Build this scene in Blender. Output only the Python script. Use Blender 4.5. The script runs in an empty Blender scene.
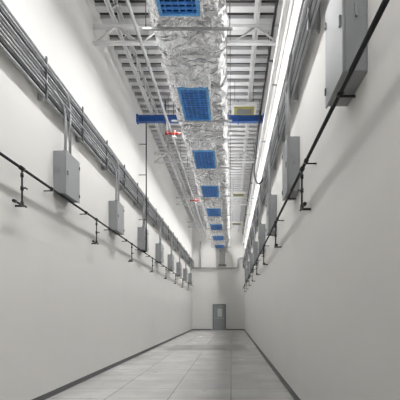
import bpy, bmesh, math, random
from mathutils import Vector, Matrix, noise
random.seed(4)
S = bpy.context.scene
S.view_settings.view_transform = 'Standard'
XL, XR, H, YB, YF = -3.3, 1.15, 9.05, -4.0, 34.2
CAM = 1.55

# ---------------------------------------------------------------- materials
def mat(name, col, rough=0.5, metal=0.0, var=0.0, vscale=3.0, bump=0.0, bscale=20.0, emis=None):
    m = bpy.data.materials.new(name); m.use_nodes = True
    nt = m.node_tree; b = nt.nodes['Principled BSDF']
    b.inputs['Roughness'].default_value = rough
    b.inputs['Metallic'].default_value = metal
    b.inputs['Base Color'].default_value = (*col, 1)
    if emis:
        b.inputs['Emission Color'].default_value = (*col, 1)
        b.inputs['Emission Strength'].default_value = emis
    tc = nt.nodes.new('ShaderNodeTexCoord')
    if var > 0:
        n = nt.nodes.new('ShaderNodeTexNoise'); n.inputs['Scale'].default_value = vscale
        n.inputs['Detail'].default_value = 6
        r = nt.nodes.new('ShaderNodeValToRGB')
        r.color_ramp.elements[0].position = 0.3; r.color_ramp.elements[1].position = 0.7
        r.color_ramp.elements[0].color = (*[c*(1-var) for c in col], 1)
        r.color_ramp.elements[1].color = (*[min(1, c*(1+var)) for c in col], 1)
        nt.links.new(tc.outputs['Object'], n.inputs['Vector'])
        nt.links.new(n.outputs['Fac'], r.inputs['Fac'])
        nt.links.new(r.outputs['Color'], b.inputs['Base Color'])
    if bump > 0:
        n2 = nt.nodes.new('ShaderNodeTexNoise'); n2.inputs['Scale'].default_value = bscale
        n2.inputs['Detail'].default_value = 4
        bp = nt.nodes.new('ShaderNodeBump'); bp.inputs['Strength'].default_value = bump
        bp.inputs['Distance'].default_value = 0.02
        nt.links.new(tc.outputs['Object'], n2.inputs['Vector'])
        nt.links.new(n2.outputs['Fac'], bp.inputs['Height'])
        nt.links.new(bp.outputs['Normal'], b.inputs['Normal'])
    return m

M_wall = mat('wall_paint', (0.715, 0.702, 0.68), 0.75, var=0.015, vscale=0.8)
M_base = mat('baseboard_rubber', (0.10, 0.10, 0.105), 0.5)
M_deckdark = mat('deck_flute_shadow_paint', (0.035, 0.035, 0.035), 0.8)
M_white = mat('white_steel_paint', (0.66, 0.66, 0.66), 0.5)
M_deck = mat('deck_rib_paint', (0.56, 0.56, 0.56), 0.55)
M_pipe = mat('sprinkler_pipe_paint', (0.40, 0.40, 0.40), 0.5)
M_joist = mat('joist_paint', (0.60, 0.60, 0.60), 0.5)
M_galv = mat('galvanized_steel', (0.42, 0.43, 0.44), 0.35, 0.5, var=0.12, vscale=6)
M_galvd = mat('galvanized_steel_weathered', (0.13, 0.135, 0.145), 0.45, 0.4, var=0.15, vscale=5)
M_box = mat('enclosure_gray_paint', (0.265, 0.275, 0.282), 0.45, 0.1, var=0.03)
M_boxedge = mat('enclosure_lid_paint', (0.30, 0.31, 0.317), 0.4, 0.1)
M_black = mat('black_iron', (0.018, 0.018, 0.02), 0.45, 0.3)
M_cable = mat('black_cable', (0.012, 0.012, 0.014), 0.6)
M_blue = mat('blue_steel_paint', (0.02, 0.09, 0.32), 0.4)
M_red = mat('red_pipe_paint', (0.36, 0.04, 0.03), 0.4)
M_door = mat('door_gray_paint', (0.27, 0.29, 0.295), 0.45)
M_frame = mat('door_frame_paint', (0.17, 0.18, 0.185), 0.45)
M_glass = mat('door_glass', (0.55, 0.6, 0.6), 0.1)
M_yel = mat('amber_housing', (0.28, 0.25, 0.045), 0.5)
M_diff = mat('uplight_fill_glow', (1, 1, 0.98), 0.5, emis=2.0)  # glowing top face of the added uplights
M_blade = mat('blue_film_louver', (0.045, 0.26, 0.75), 0.35, 0.0, var=0.3, vscale=8)
M_film = mat('blue_film_border', (0.14, 0.44, 0.92), 0.25, 0.0, var=0.2, vscale=9)
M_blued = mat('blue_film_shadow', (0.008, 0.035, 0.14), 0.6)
M_patch = mat('floor_patch_dark', (0.27, 0.267, 0.26), 0.28, var=0.2, vscale=1.5)

def foil(name, vs, ns, dist):
    m = bpy.data.materials.new(name); m.use_nodes = True
    nt = m.node_tree; b = nt.nodes['Principled BSDF']
    b.inputs['Metallic'].default_value = 0.97
    b.inputs['Roughness'].default_value = 0.13
    b.inputs['Base Color'].default_value = (0.93, 0.94, 0.96, 1)
    tc = nt.nodes.new('ShaderNodeTexCoord')
    v = nt.nodes.new('ShaderNodeTexVoronoi'); v.inputs['Scale'].default_value = vs; v.feature = 'F1'
    n = nt.nodes.new('ShaderNodeTexNoise'); n.inputs['Scale'].default_value = ns; n.inputs['Detail'].default_value = 2
    n.inputs['Distortion'].default_value = 2.2
    mx = nt.nodes.new('ShaderNodeMath'); mx.operation = 'MULTIPLY_ADD'; mx.inputs[1].default_value = 0.5
    bp = nt.nodes.new('ShaderNodeBump'); bp.inputs['Strength'].default_value = 0.9; bp.inputs['Distance'].default_value = dist
    nt.links.new(tc.outputs['Object'], v.inputs['Vector']); nt.links.new(tc.outputs['Object'], n.inputs['Vector'])
    nt.links.new(v.outputs['Distance'], mx.inputs[0]); nt.links.new(n.outputs['Fac'], mx.inputs[2])
    nt.links.new(mx.outputs[0], bp.inputs['Height']); nt.links.new(bp.outputs['Normal'], b.inputs['Normal'])
    return m
M_foil = foil('aluminium_foil_wrap', 3.2, 1.8, 0.15)
M_foil2 = foil('foil_wrapped_collar', 7.0, 4.0, 0.05)
M_tape = mat('foil_tape', (0.85, 0.86, 0.87), 0.25, 0.8, bump=0.5, bscale=20)

def floor_mat():
    m = bpy.data.materials.new('sealed_concrete_floor'); m.use_nodes = True
    nt = m.node_tree; b = nt.nodes['Principled BSDF']; L = nt.links.new; N = nt.nodes.new
    tc = N('ShaderNodeTexCoord')
    br = N('ShaderNodeTexBrick'); br.offset = 0.0; br.squash = 1.0
    br.inputs['Scale'].default_value = 1.0; br.inputs['Brick Width'].default_value = 1.12
    br.inputs['Row Height'].default_value = 0.9; br.inputs['Mortar Size'].default_value = 0.009
    br.inputs['Mortar Smooth'].default_value = 0.1
    br.inputs['Color1'].default_value = (0.54, 0.537, 0.53, 1); br.inputs['Color2'].default_value = (0.46, 0.458, 0.45, 1)
    br.inputs['Mortar'].default_value = (0.22, 0.21, 0.20, 1)
    L(tc.outputs['Object'], br.inputs['Vector'])
    n = N('ShaderNodeTexNoise'); n.inputs['Scale'].default_value = 1.2; n.inputs['Detail'].default_value = 6
    L(tc.outputs['Object'], n.inputs['Vector'])
    r = N('ShaderNodeValToRGB'); r.color_ramp.elements[0].position = 0.28; r.color_ramp.elements[1].position = 0.68
    r.color_ramp.elements[0].color = (0.78, 0.77, 0.75, 1); r.color_ramp.elements[1].color = (1, 1, 1, 1)
    L(n.outputs['Fac'], r.inputs['Fac'])
    mx = N('ShaderNodeMix'); mx.data_type = 'RGBA'; mx.blend_type = 'MULTIPLY'; mx.inputs[0].default_value = 0.8
    L(br.outputs['Color'], mx.inputs[6]); L(r.outputs['Color'], mx.inputs[7])
    n3 = N('ShaderNodeTexNoise'); n3.inputs['Scale'].default_value = 7; n3.inputs['Detail'].default_value = 5; n3.inputs['Distortion'].default_value = 0.6
    L(tc.outputs['Object'], n3.inputs['Vector'])
    r3 = N('ShaderNodeValToRGB'); r3.color_ramp.elements[0].position = 0.27; r3.color_ramp.elements[1].position = 0.35
    r3.color_ramp.elements[0].color = (0.55, 0.46, 0.40, 1); r3.color_ramp.elements[1].color = (1, 1, 1, 1)
    L(n3.outputs['Fac'], r3.inputs['Fac'])
    m3 = N('ShaderNodeMix'); m3.data_type = 'RGBA'; m3.blend_type = 'MULTIPLY'; m3.inputs[0].default_value = 0.8
    L(mx.outputs[2], m3.inputs[6]); L(r3.outputs['Color'], m3.inputs[7])
    L(m3.outputs[2], b.inputs['Base Color'])
    rr = N('ShaderNodeMapRange'); rr.inputs['To Min'].default_value = 0.16; rr.inputs['To Max'].default_value = 0.32
    L(n.outputs['Fac'], rr.inputs['Value']); L(rr.outputs[0], b.inputs['Roughness'])
    return m
M_floor = floor_mat()

# ---------------------------------------------------------------- mesh builder
class MB:
    def __init__(s, name):
        s.bm = bmesh.new(); s.name = name; s.mats = []
    def mi(s, m):
        if m not in s.mats: s.mats.append(m)
        return s.mats.index(m)
    def box(s, x0, x1, y0, y1, z0, z1, m, bev=0.0):
        i = s.mi(m)
        r = bmesh.ops.create_cube(s.bm, size=1.0)
        vs = r['verts']
        for v in vs:
            v.co = Vector(((x0+x1)/2 + v.co.x*(x1-x0), (y0+y1)/2 + v.co.y*(y1-y0), (z0+z1)/2 + v.co.z*(z1-z0)))
        fs = set(f for v in vs for f in v.link_faces)
        for f in fs: f.material_index = i
        if bev > 0:
            es = list(set(e for v in vs for e in v.link_edges))
            rb = bmesh.ops.bevel(s.bm, geom=es, offset=bev, segments=2, profile=0.5, affect='EDGES')
            for f in rb['faces']: f.material_index = i
    def tube(s, pts, r, m, seg=8, cap=True):
        i = s.mi(m)
        pts = [Vector(p) for p in pts]
        t0 = (pts[1]-pts[0]).normalized()
        a = Vector((0, 0, 1)) if abs(t0.z) < 0.9 else Vector((1, 0, 0))
        u = t0.cross(a).normalized(); rings = []; pt = t0
        for k, p in enumerate(pts):
            if k == 0: t = t0
            elif k == len(pts)-1: t = (pts[k]-pts[k-1]).normalized()
            else: t = ((pts[k]-pts[k-1]).normalized() + (pts[k+1]-pts[k]).normalized()).normalized()
            q = pt.rotation_difference(t); u = (q @ u).normalized(); pt = t
            w = t.cross(u).normalized()
            rr = r[k] if isinstance(r, (list, tuple)) else r
            rings.append([s.bm.verts.new(p + (u*math.cos(2*math.pi*j/seg) + w*math.sin(2*math.pi*j/seg))*rr) for j in range(seg)])
        for k in range(len(rings)-1):
            for j in range(seg):
                f = s.bm.faces.new((rings[k][j], rings[k][(j+1) % seg], rings[k+1][(j+1) % seg], rings[k+1][j]))
                f.material_index = i; f.smooth = True
        if cap:
            for ring in (rings[0][::-1], rings[-1]):
                f = s.bm.faces.new(ring); f.material_index = i
    def beam(s, p0, p1, w, m):
        s.tube([p0, p1], w*0.7071, m, seg=4)
    def done(s, smooth=False):
        bmesh.ops.recalc_face_normals(s.bm, faces=s.bm.faces)
        me = bpy.data.meshes.new(s.name); s.bm.to_mesh(me); s.bm.free()
        for m in s.mats: me.materials.append(m)
        o = bpy.data.objects.new(s.name, me); S.collection.objects.link(o)
        return o

def fillet(pts, rad, n=5):
    pts = [Vector(p) for p in pts]; out = [pts[0]]
    for k in range(1, len(pts)-1):
        a, b, c = pts[k-1], pts[k], pts[k+1]
        d1 = (a-b); d2 = (c-b); rr = min(rad, d1.length*0.49, d2.length*0.49)
        p = b + d1.normalized()*rr; q = b + d2.normalized()*rr
        for j in range(n+1):
            t = j/n
            out.append(p*(1-t)**2 + b*2*t*(1-t) + q*t*t)
    out.append(pts[-1]); return out

# ---------------------------------------------------------------- shell
def simple(name, *b, bev=0):
    o = MB(name); o.box(*b, bev=bev); return o.done()
simple('floor', XL-0.2, XR+0.2, YB-0.2, YF+0.2, -0.2, 0.0, M_floor)
simple('wall_left', XL-0.2, XL, YB, YF, 0, H, M_wall)
simple('wall_right', XR, XR+0.2, YB, YF, 0, H, M_wall)
simple('wall_far', XL-0.2, XR+0.2, YF, YF+0.2, 0, H, M_wall)
simple('wall_back', XL-0.2, XR+0.2, YB-0.2, YB, 0, H, M_wall)
simple('baseboard_left', XL, XL+0.015, YB, YF, 0, 0.10, M_base)
simple('baseboard_right', XR-0.015, XR, YB, YF, 0, 0.10, M_base)
b = MB('baseboard_far')
b.box(XL+0.015, -1.64, YF-0.015, YF, 0, 0.10, M_base); b.box(-0.42, XR-0.015, YF-0.015, YF, 0, 0.10, M_base); b.done()

c = MB('ceiling')
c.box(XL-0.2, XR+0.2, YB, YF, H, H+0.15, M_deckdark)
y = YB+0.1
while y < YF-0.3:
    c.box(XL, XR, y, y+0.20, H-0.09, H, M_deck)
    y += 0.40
c.done()

def joist(x):
    j = MB('bar_joist')
    zt, zb = H-0.12, H-0.62
    for z in (zt, zb):
        j.box(x-0.05, x-0.01, YB+0.02, YF-0.02, z-0.025, z+0.025, M_joist)
        j.box(x+0.01, x+0.05, YB+0.02, YF-0.02, z-0.025, z+0.025, M_joist)
    y = YB+0.1; up = False
    while y < YF-0.6:
        j.beam((x, y, zb if not up else zt), (x, y+0.5, zt if not up else zb), 0.025, M_joist)
        up = not up; y += 0.5
    return j.done()
for x in (-2.75, -1.65, -0.45, 0.62): joist(x)

def truss(y):
    t = MB('roof_truss')
    zt, zb = H-0.66, H-1.05
    for z in (zt, zb):
        t.box(XL, XR, y-0.05, y+0.05, z-0.03, z+0.03, M_white)
    n = 8; w = (XR-XL)/n
    for k in range(n):
        a = XL+k*w
        z0, z1 = (zb, zt) if k % 2 == 0 else (zt, zb)
        t.beam((a+0.02, y, z0), (a+w-0.02, y, z1), 0.04, M_white)
    return t.done()
for y in (9.6, 17.2, 24.0, 30.5): truss(y)

bb = MB('blue_steel_beam')
yb, zb = 14.0, 1.55+6.75
bb.box(XL, XR, yb-0.08, yb+0.08, zb+0.09, zb+0.11, M_blue)
bb.box(XL, XR, yb-0.08, yb+0.08, zb-0.11, zb-0.09, M_blue)
bb.box(XL, XR, yb-0.012, yb+0.012, zb-0.1, zb+0.1, M_blue)
for x in (XL+0.03, -2.3, -0.1+0.35, XR-0.03):
    bb.box(x-0.03, x+0.03, yb-0.1, yb+0.1, zb-0.14, zb+0.14, M_blue, bev=0.005)
for x in (-2.3, 0.25):
    bb.tube([(x, yb, zb+0.1), (x, yb, H-0.1)], 0.02, M_blue)
bb.done()

# ---------------------------------------------------------------- foil duct
DX0, DX1, DZ0, DZ1 = -1.38, -0.12, 6.57, 7.33
def duct():
    d = MB('foil_wrapped_air_duct'); i = d.mi(M_foil)
    prof = []
    r = 0.16; step = 0.05
    def arc(cx, cz, a0):
        for k in range(6):
            a = a0 + k/5*math.pi/2
            prof.append((cx+r*math.cos(a), cz+r*math.sin(a), math.cos(a), math.sin(a)))
    def line(x0, z0, x1, z1, nx, nz):
        n = int(math.hypot(x1-x0, z1-z0)/step)
        for k in range(1, n):
            t = k/n; prof.append((x0+(x1-x0)*t, z0+(z1-z0)*t, nx, nz))
    arc(DX1-r, DZ1-r, 0); line(DX1-r, DZ1, DX0+r, DZ1, 0, 1)
    arc(DX0+r, DZ1-r, math.pi/2); line(DX0, DZ1-r, DX0, DZ0+r, -1, 0)
    arc(DX0+r, DZ0+r, math.pi); line(DX0+r, DZ0, DX1-r, DZ0, 0, -1)
    arc(DX1-r, DZ0+r, 1.5*math.pi); line(DX1, DZ0+r, DX1, DZ1-r, 1, 0)
    prev = None; y = YB+0.05; Y1 = YF-0.5
    first = None
    while y < Y1:
        ring = []
        ph = (y % 1.117)/1.117
        bulge = 0.06*math.sin(math.pi*ph)**0.5
        for (x, z, nx, nz) in prof:
            p = Vector((x, y, z))
            a = noise.noise(p*1.3)*0.06 + (1-abs(noise.noise(p*2.0+Vector((7, 3, 1))))*2)*0.075 + (1-2*abs(noise.noise(p*4.3)))*0.03
            dd = a - 0.10 + bulge
            ring.append(d.bm.verts.new((x+nx*dd, y+noise.noise(p*4)*0.015, z+nz*dd)))
        if prev:
            for j in range(len(ring)):
                f = d.bm.faces.new((prev[j], prev[(j+1) % len(ring)], ring[(j+1) % len(ring)], ring[j]))
                f.material_index = i; f.smooth = True
        else: first = ring
        prev = ring; y += 0.05
    d.bm.faces.new(first[::-1]); d.bm.faces.new(prev)
    k = math.ceil(YB/1.117)
    while k*1.117 < Y1-0.1:
        yy = k*1.117
        e = 0.03
        pts = [(DX0-e, DZ0+0.1), (DX0+0.1, DZ0-e), (DX1-0.1, DZ0-e), (DX1+e, DZ0+0.1), (DX1+e, DZ1-0.1), (DX1-0.1, DZ1+e), (DX0+0.1, DZ1+e), (DX0-e, DZ1-0.1)]
        ti = d.mi(M_tape)
        A = [d.bm.verts.new((x, yy-0.04, z)) for x, z in pts]; B = [d.bm.verts.new((x, yy+0.04, z)) for x, z in pts]
        for j in range(8):
            f = d.bm.faces.new((A[j], A[(j+1) % 8], B[(j+1) % 8], B[j])); f.material_index = ti
        k += 1
    yy = 3.6
    while yy < Y1:
        for x in (DX0-0.1, DX1+0.1):
            d.tube([(x, yy, DZ0-0.09), (x, yy, H-0.09)], 0.009, M_galvd, seg=6)
        d.box(DX0-0.15, DX1+0.15, yy-0.02, yy+0.02, DZ0-0.12, DZ0-0.08, M_galv)
        yy += 3.35
    return d.done()
duct()

def grille(y0):
    g = MB('blue_air_grille')
    x0, x1, y1 = -1.15, -0.50, y0+1.42
    zt, zb = DZ0+0.05, DZ0-0.24
    t = 0.06
    g.box(x0-t, x0, y0-t, y1+t, zb+0.02, zt, M_foil2, bev=0.012); g.box(x1, x1+t, y0-t, y1+t, zb+0.02, zt, M_foil2, bev=0.012)
    g.box(x0, x1, y0-t, y0, zb+0.02, zt, M_foil2, bev=0.012); g.box(x0, x1, y1, y1+t, zb+0.02, zt, M_foil2, bev=0.012)
    w = 0.05
    g.box(x0, x0+w, y0, y1, zb, zb+0.05, M_film); g.box(x1-w, x1, y0, y1, zb, zb+0.05, M_film)
    g.box(x0+w, x1-w, y0, y0+w, zb, zb+0.05, M_film); g.box(x0+w, x1-w, y1-w, y1, zb, zb+0.05, M_film)
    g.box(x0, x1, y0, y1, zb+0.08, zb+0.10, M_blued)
    n = 14
    for k in range(n):
        a = y0+(k+0.5)*(y1-y0)/n
        g.box(x0+w, x1-w, a-0.028, a+0.028, zb+0.015, zb+0.03, M_blade)
    for k in range(1, 6):
        a = x0+k*(x1-x0)/6
        g.box(a-0.008, a+0.008, y0+w, y1-w, zb+0.005, zb+0.06, M_blade)
    return g.done()
for k in range(-1, 8):
    grille(5.25+3.33*k if k != 0 else 5.05)

# ---------------------------------------------------------------- wall conduits
def bundle(side):
    X = XL if side < 0 else XR; d = 1 if side < 0 else -1
    b = MB('conduit_rack')
    z0 = CAM+3.70
    for k in range(10):
        z = z0+k*0.070
        b.tube([(X+d*0.10, YB+0.05, z), (X+d*0.10, YF-0.3, z)], 0.021, M_galv if k % 3 != 1 else M_galvd, seg=8)
    for k in range(2):
        z = z0+0.18+k*0.27
        b.tube([(X+d*0.185, YB+0.05, z), (X+d*0.185, YF-0.3, z)], 0.018, M_galv, seg=8)
    y = YB+0.8
    while y < YF-0.5:
        b.box(min(X, X+d*0.075), max(X, X+d*0.075), y-0.03, y+0.03, z0-0.08, z0+0.70, M_galv)
        b.box(min(X+d*0.13, X+d*0.155), max(X+d*0.13, X+d*0.155), y-0.02, y+0.02, z0-0.05, z0+0.67, M_galvd)
        y += 1.675
    return b.done()
bundle(-1); bundle(1)

def blackpipe(side, zz, stems):
    X = XL if side < 0 else XR; d = 1 if side < 0 else -1
    b = MB('black_iron_pipe_run'); xp = X+d*0.14
    b.tube([(xp, YB+0.05, zz), (xp, YF-0.2, zz)], 0.022, M_black, seg=10)
    y = YB+1
    while y < YF-0.5:
        b.tube([(X, y, zz-0.035), (xp+d*0.01, y, zz-0.035)], 0.011, M_black, seg=6)
        b.tube([(xp, y-0.03, zz), (xp, y+0.03, zz)], 0.032, M_black, seg=10)
        y += 1.675
    for y in stems:
        b.tube([(xp, y-0.05, zz), (xp, y+0.05, zz)], 0.034, M_black, seg=10)
        b.tube([(xp, y, zz), (xp, y, zz-0.55)], 0.014, M_black, seg=8)
        for q in (0.10, 0.30, 0.53):
            b.tube([(xp, y, zz-q+0.03), (xp, y, zz-q-0.03)], 0.024, M_black, seg=8)
        b.tube([(xp-0.0, y, zz-0.30), (xp+d*0.06, y, zz-0.30)], 0.008, M_black, seg=6)
        b.box(xp+d*0.06-0.006, xp+d*0.06+0.006, y-0.04, y+0.04, zz-0.31, zz-0.29, M_black)
        b.tube([(xp, y-0.22, zz-0.55), (xp, y+0.12, zz-0.55)], 0.017, M_black, seg=8)
        b.tube([(xp, y-0.24, zz-0.55), (xp, y-0.18, zz-0.55)], 0.026, M_black, seg=8)
        b.box(min(X, xp), max(X, xp), y+0.05, y+0.075, zz-0.565, zz-0.535, M_black)
    return b.done()
blackpipe(-1, CAM+2.17, [2.7+3.35*k for k in range(0, 9)])
blackpipe(1, CAM+2.03, [2.35+3.35*k for k in range(1, 9)])

def ebox(side, y0, w=0.6, h=0.78, zb=CAM+2.2, dep=0.22, n=2):
    X = XL if side < 0 else XR; d = 1 if side < 0 else -1
    o = MB('electrical_disconnect_box')
    xa, xb = sorted((X, X+d*dep))
    o.box(xa, xb, y0, y0+w, zb, zb+h, M_box, bev=0.012)
    xc, xd = sorted((X+d*dep, X+d*(dep+0.018)))
    o.box(xc, xd, y0-0.012, y0+w+0.012, zb-0.012, zb+h+0.012, M_boxedge, bev=0.005)
    xe, xf = sorted((X+d*(dep+0.018), X+d*(dep+0.03)))
    o.box(xe, xf, y0+0.04, y0+0.065, zb+h*0.45, zb+h*0.55, M_galvd)
    for q in (0.15, 0.85):
        o.box(xe, xf, y0+w-0.03, y0+w, zb+h*q-0.03, zb+h*q+0.03, M_galvd)
    o.box(X+d*dep*0.5-0.012, X+d*dep*0.5+0.012, y0-0.02, y0, zb+h*0.5, zb+h*0.62, M_box, bev=0.004)
    for k in range(n):
        yy = y0+0.15+k*0.22; xx = X+d*0.165
        o.tube([(xx, yy, zb+h), (xx, yy, zb+h+0.05)], 0.045, M_galvd, seg=10)
        o.tube(fillet([(xx, yy, zb+h), (xx, yy, CAM+3.70+0.18+k*0.27), (xx+d*0.02, yy-0.6, CAM+3.70+0.18+k*0.27)], 0.34, 6), 0.028, M_galv, seg=8)
    return o.done()
for k in range(-1, 8):
    ebox(-1, 7.42+3.35*k, w=0.64, h=0.80, dep=0.23)
    ebox(1, 3.36+3.32*k, w=0.58, h=0.92, dep=0.20, zb=CAM+2.02)

p = MB('ceiling_conduit')
p.tube([(XR-0.16, YB+0.05, CAM+6.7), (XR-0.16, YF-0.1, CAM+6.7)], 0.03, M_black)
y = YB+1.2
while y < YF:
    p.tube([(XR-0.16, y, CAM+6.7), (XR-0.16, y, H-0.09)], 0.008, M_black, seg=6)
    p.box(XR-0.18, XR, y-0.015, y+0.015, CAM+6.63, CAM+6.67, M_galvd); y += 3.35
p.done()
p = MB('painted_wall_pipe')
p.tube([(XR-0.12, YB+0.05, CAM+5.75), (XR-0.12, YF-0.1, CAM+5.75)], 0.06, M_white, seg=14)
y = YB+0.6
while y < YF:
    p.box(XR-0.13, XR, y-0.02, y+0.02, CAM+5.66, CAM+5.69, M_galv); y += 3.35
p.done()
p = MB('hanging_cable')
p.tube(fillet([(XR-0.16, 12.9, CAM+6.7), (XR-0.3, 13.2, CAM+5.6), (XR-0.42, 13.0, CAM+4.5), (XR-0.3, 12.6, CAM+3.95), (XR-0.1, 12.0, CAM+4.1)], 0.6, 8), 0.028, M_cable)
p.done()
p = MB('wall_riser_conduit')
p.tube(fillet([(XL+0.27, 14.30, CAM+6.95), (XL+0.27, 14.30, CAM+2.17)], 0.1), 0.022, M_black)
for z in (3.3, 4.9, 6.0): p.box(XL, XL+0.27, 14.29, 14.31, CAM+z-0.01, CAM+z+0.01, M_black)
p.tube([(XL+0.27, 14.30, CAM+2.17), (XL+0.14, 14.30, CAM+2.17)], 0.026, M_black)
p.done()

def sprinkler(x, z, y0, y1, r):
    s = MB('sprinkler_pipe')
    s.tube([(x, y0, z), (x, y1, z)], r, M_pipe, seg=12)
    y = y0+0.9
    while y < y1:
        s.tube([(x, y-0.05, z), (x, y+0.05, z)], r*1.3, M_pipe, seg=12)
        s.tube([(x, y, z), (x, y, H-0.09)], 0.008, M_galvd, seg=6)
        s.tube([(x, y+1, z), (x, y+1, z-0.18)], 0.014, M_pipe, seg=8)
        s.tube([(x, y+1, z-0.18), (x, y+1, z-0.20)], 0.035, M_galv, seg=8)
        y += 3.35
    return s.done()
sprinkler(-2.15, CAM+6.45, YB+0.05, YF-0.02, 0.042)
def redvalve(y, z, x0=-2.15, x1=-1.62, s=1.0):
    r = MB('red_sprinkler_valve')
    r.tube([(x0, y, z), (x1, y, z)], 0.03*s, M_red, seg=12)
    r.tube([(x0-0.05, y, z), (x0+0.05, y, z)], 0.055*s, M_red, seg=14)
    r.tube([(x1-0.2, y, z), (x1-0.14, y, z)], 0.05*s, M_red, seg=14)
    r.tube([(x0, y, z), (x0, y, CAM+6.45)], 0.022*s, M_pipe, seg=12)
    r.tube([(x0+0.25, y, z-0.12), (x0+0.25, y, z+0.1)], 0.035*s, M_red, seg=12)
    r.tube([(x0+0.25, y-0.02, z-0.12), (x0+0.25, y-0.02, z-0.16)], 0.08*s, M_white, seg=14)
    r.tube([(x1, y, z), (x1, y, z+0.35)], 0.025*s, M_pipe, seg=12)
    return r.done()
redvalve(13.4, CAM+5.98)
redvalve(21.5, CAM+6.0, s=0.8)

# ---------------------------------------------------------------- light fixtures
def fill_lamp(o, loc, sx, sy, P, roty=0, spread=180):  # area light for the added strips and uplights
    L = bpy.data.lights.new('fill_lamp_data', 'AREA'); L.shape = 'RECTANGLE'; L.size = sx; L.size_y = sy
    L.energy = P; L.color = (1.0, 0.998, 0.99); L.spread = math.radians(spread)
    lo = bpy.data.objects.new('fill_lamp', L); S.collection.objects.link(lo)
    lo.location = loc; lo.parent = o
    lo.rotation_euler = (0, roty, 0)
def strip(x, y0, l, z, P, tilt):
    f = MB('added_strip_fill'); w = 0.26  # strip added above the duct, out of view, to wash the walls
    f.box(x-w/2, x+w/2, y0, y0+l, z, z+0.06, M_white, bev=0.008)
    for q in (0.4, l-0.4):
        f.tube([(x, y0+q, z+0.06), (x, y0+q, H-0.09)], 0.006, M_galvd, seg=6)
    fill_lamp(f.done(), (x, y0+l/2, z-0.075), w-0.02, l-0.06, P, roty=tilt, spread=132)
y = YB+0.4
while y < YF-3.0:
    strip(-1.55, y, 3.2, 8.15, 92, math.radians(6))
    strip(-0.24, y, 3.2, 7.85, 74, math.radians(-28))
    y += 3.75
y = YB+0.6
while y < YF-2.5:
    f = MB('added_uplight_fill'); z = DZ1+0.22  # unseen uplight added over the duct to brighten the ceiling
    f.box(-0.99, -0.49, y, y+2.4, z, z+0.08, M_white, bev=0.01)
    f.box(-0.95, -0.53, y+0.04, y+2.36, z+0.08, z+0.09, M_diff)
    for q in (0.3, 2.1):
        f.tube([(-0.74, y+q, z+0.08), (-0.74, y+q, H-0.09)], 0.008, M_galvd, seg=6)
    fill_lamp(f.done(), (-0.74, y+1.2, z+0.10), 0.4, 2.3, 38, roty=math.pi)
    y += 3.9
def highbay(x, y, z, w=0.62, l=0.5):
    f = MB('highbay_light_fixture')
    f.box(x-w/2, x+w/2, y-l/2, y+l/2, z, z+0.12, M_white, bev=0.02)
    f.box(x-w/2+0.08, x+w/2-0.08, y-l/2+0.06, y+l/2-0.06, z-0.03, z, M_yel)
    f.box(x-w/2+0.16, x+w/2-0.16, y-l/2+0.14, y+l/2-0.14, z-0.04, z-0.03, M_galvd)
    f.box(x-w/2-0.12, x+w/2+0.12, y-0.03, y+0.03, z+0.12, z+0.15, M_white)
    for q in (-0.3, 0.3):
        f.tube([(x+q, y, z+0.15), (x+q, y, H-0.09)], 0.008, M_galvd, seg=6)
    f.done()
for y in (3.5, 12.9, 22.2, 29.5): highbay(0.42, y, 8.05, 0.80, 0.6)

# ---------------------------------------------------------------- far end
d = MB('door_1')
dx0, dx1 = -1.48, -0.53
d.box(dx0, dx1, YF-0.05, YF, 0.01, 2.13, M_door)
d.box(dx0-0.09, dx0, YF-0.09, YF, 0, 2.22, M_frame); d.box(dx1, dx1+0.09, YF-0.09, YF, 0, 2.22, M_frame)
d.box(dx0, dx1, YF-0.09, YF, 2.13, 2.22, M_frame)
d.box(dx0+0.33, dx1-0.25, YF-0.06, YF-0.05, 1.15, 1.85, M_glass)
d.box(dx0+0.05, dx1-0.05, YF-0.12, YF-0.05, 1.0, 1.05, M_galv)
d.box(dx1-0.5, dx1-0.1, YF-0.12, YF-0.05, 2.02, 2.09, M_galv)
d.tube([(dx1-0.09, YF-0.05, 1.0), (dx1-0.09, YF-0.13, 1.0)], 0.03, M_galv)
d.done()
p = MB('end_wall_pipe')
p.tube(fillet([(XL+0.1, YF-0.15, CAM+3.75), (0.6, YF-0.15, CAM+3.75), (0.6, YF-0.15, CAM+4.6), (XR-0.1, YF-0.15, CAM+4.6)], 0.2), 0.06, M_galv)
p.tube(fillet([(-2.6, YF-0.15, CAM+3.75), (-2.6, YF-0.15, CAM+6)], 0.2), 0.05, M_galv)
for x in (-3, -1.5, 0): p.box(x-0.03, x+0.03, YF-0.16, YF, CAM+3.66, CAM+3.70, M_galvd)
p.done()
p = MB('galvanized_branch_duct')
p.box(-0.95, -0.45, YF-1.4, YF-0.9, CAM+3.9, DZ0-0.02, M_galv, bev=0.02)
p.box(-1.0, -0.4, YF-1.45, YF-0.85, CAM+3.8, CAM+3.9, M_galvd, bev=0.01)
p.done()
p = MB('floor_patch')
p.box(-2.75, 0.75, 16.2, 18.9, 0.0, 0.004, M_patch); p.done()  # thin slab, darker than the floor around it

# ---------------------------------------------------------------- world, camera
W = bpy.data.worlds.new('World'); S.world = W; W.use_nodes = True
W.node_tree.nodes['Background'].inputs[0].default_value = (0.8, 0.85, 0.9, 1)
W.node_tree.nodes['Background'].inputs[1].default_value = 0.3
cd = bpy.data.cameras.new('Camera'); cam = bpy.data.objects.new('Camera', cd); S.collection.objects.link(cam)
cd.sensor_width = 36; cd.lens = 36; cd.shift_x = -0.0775; cd.shift_y = 0.28
cam.location = (0, 0, CAM); cam.rotation_euler = (math.pi/2, 0, 0)
cd.clip_start = 0.05; cd.clip_end = 200
S.camera = cam
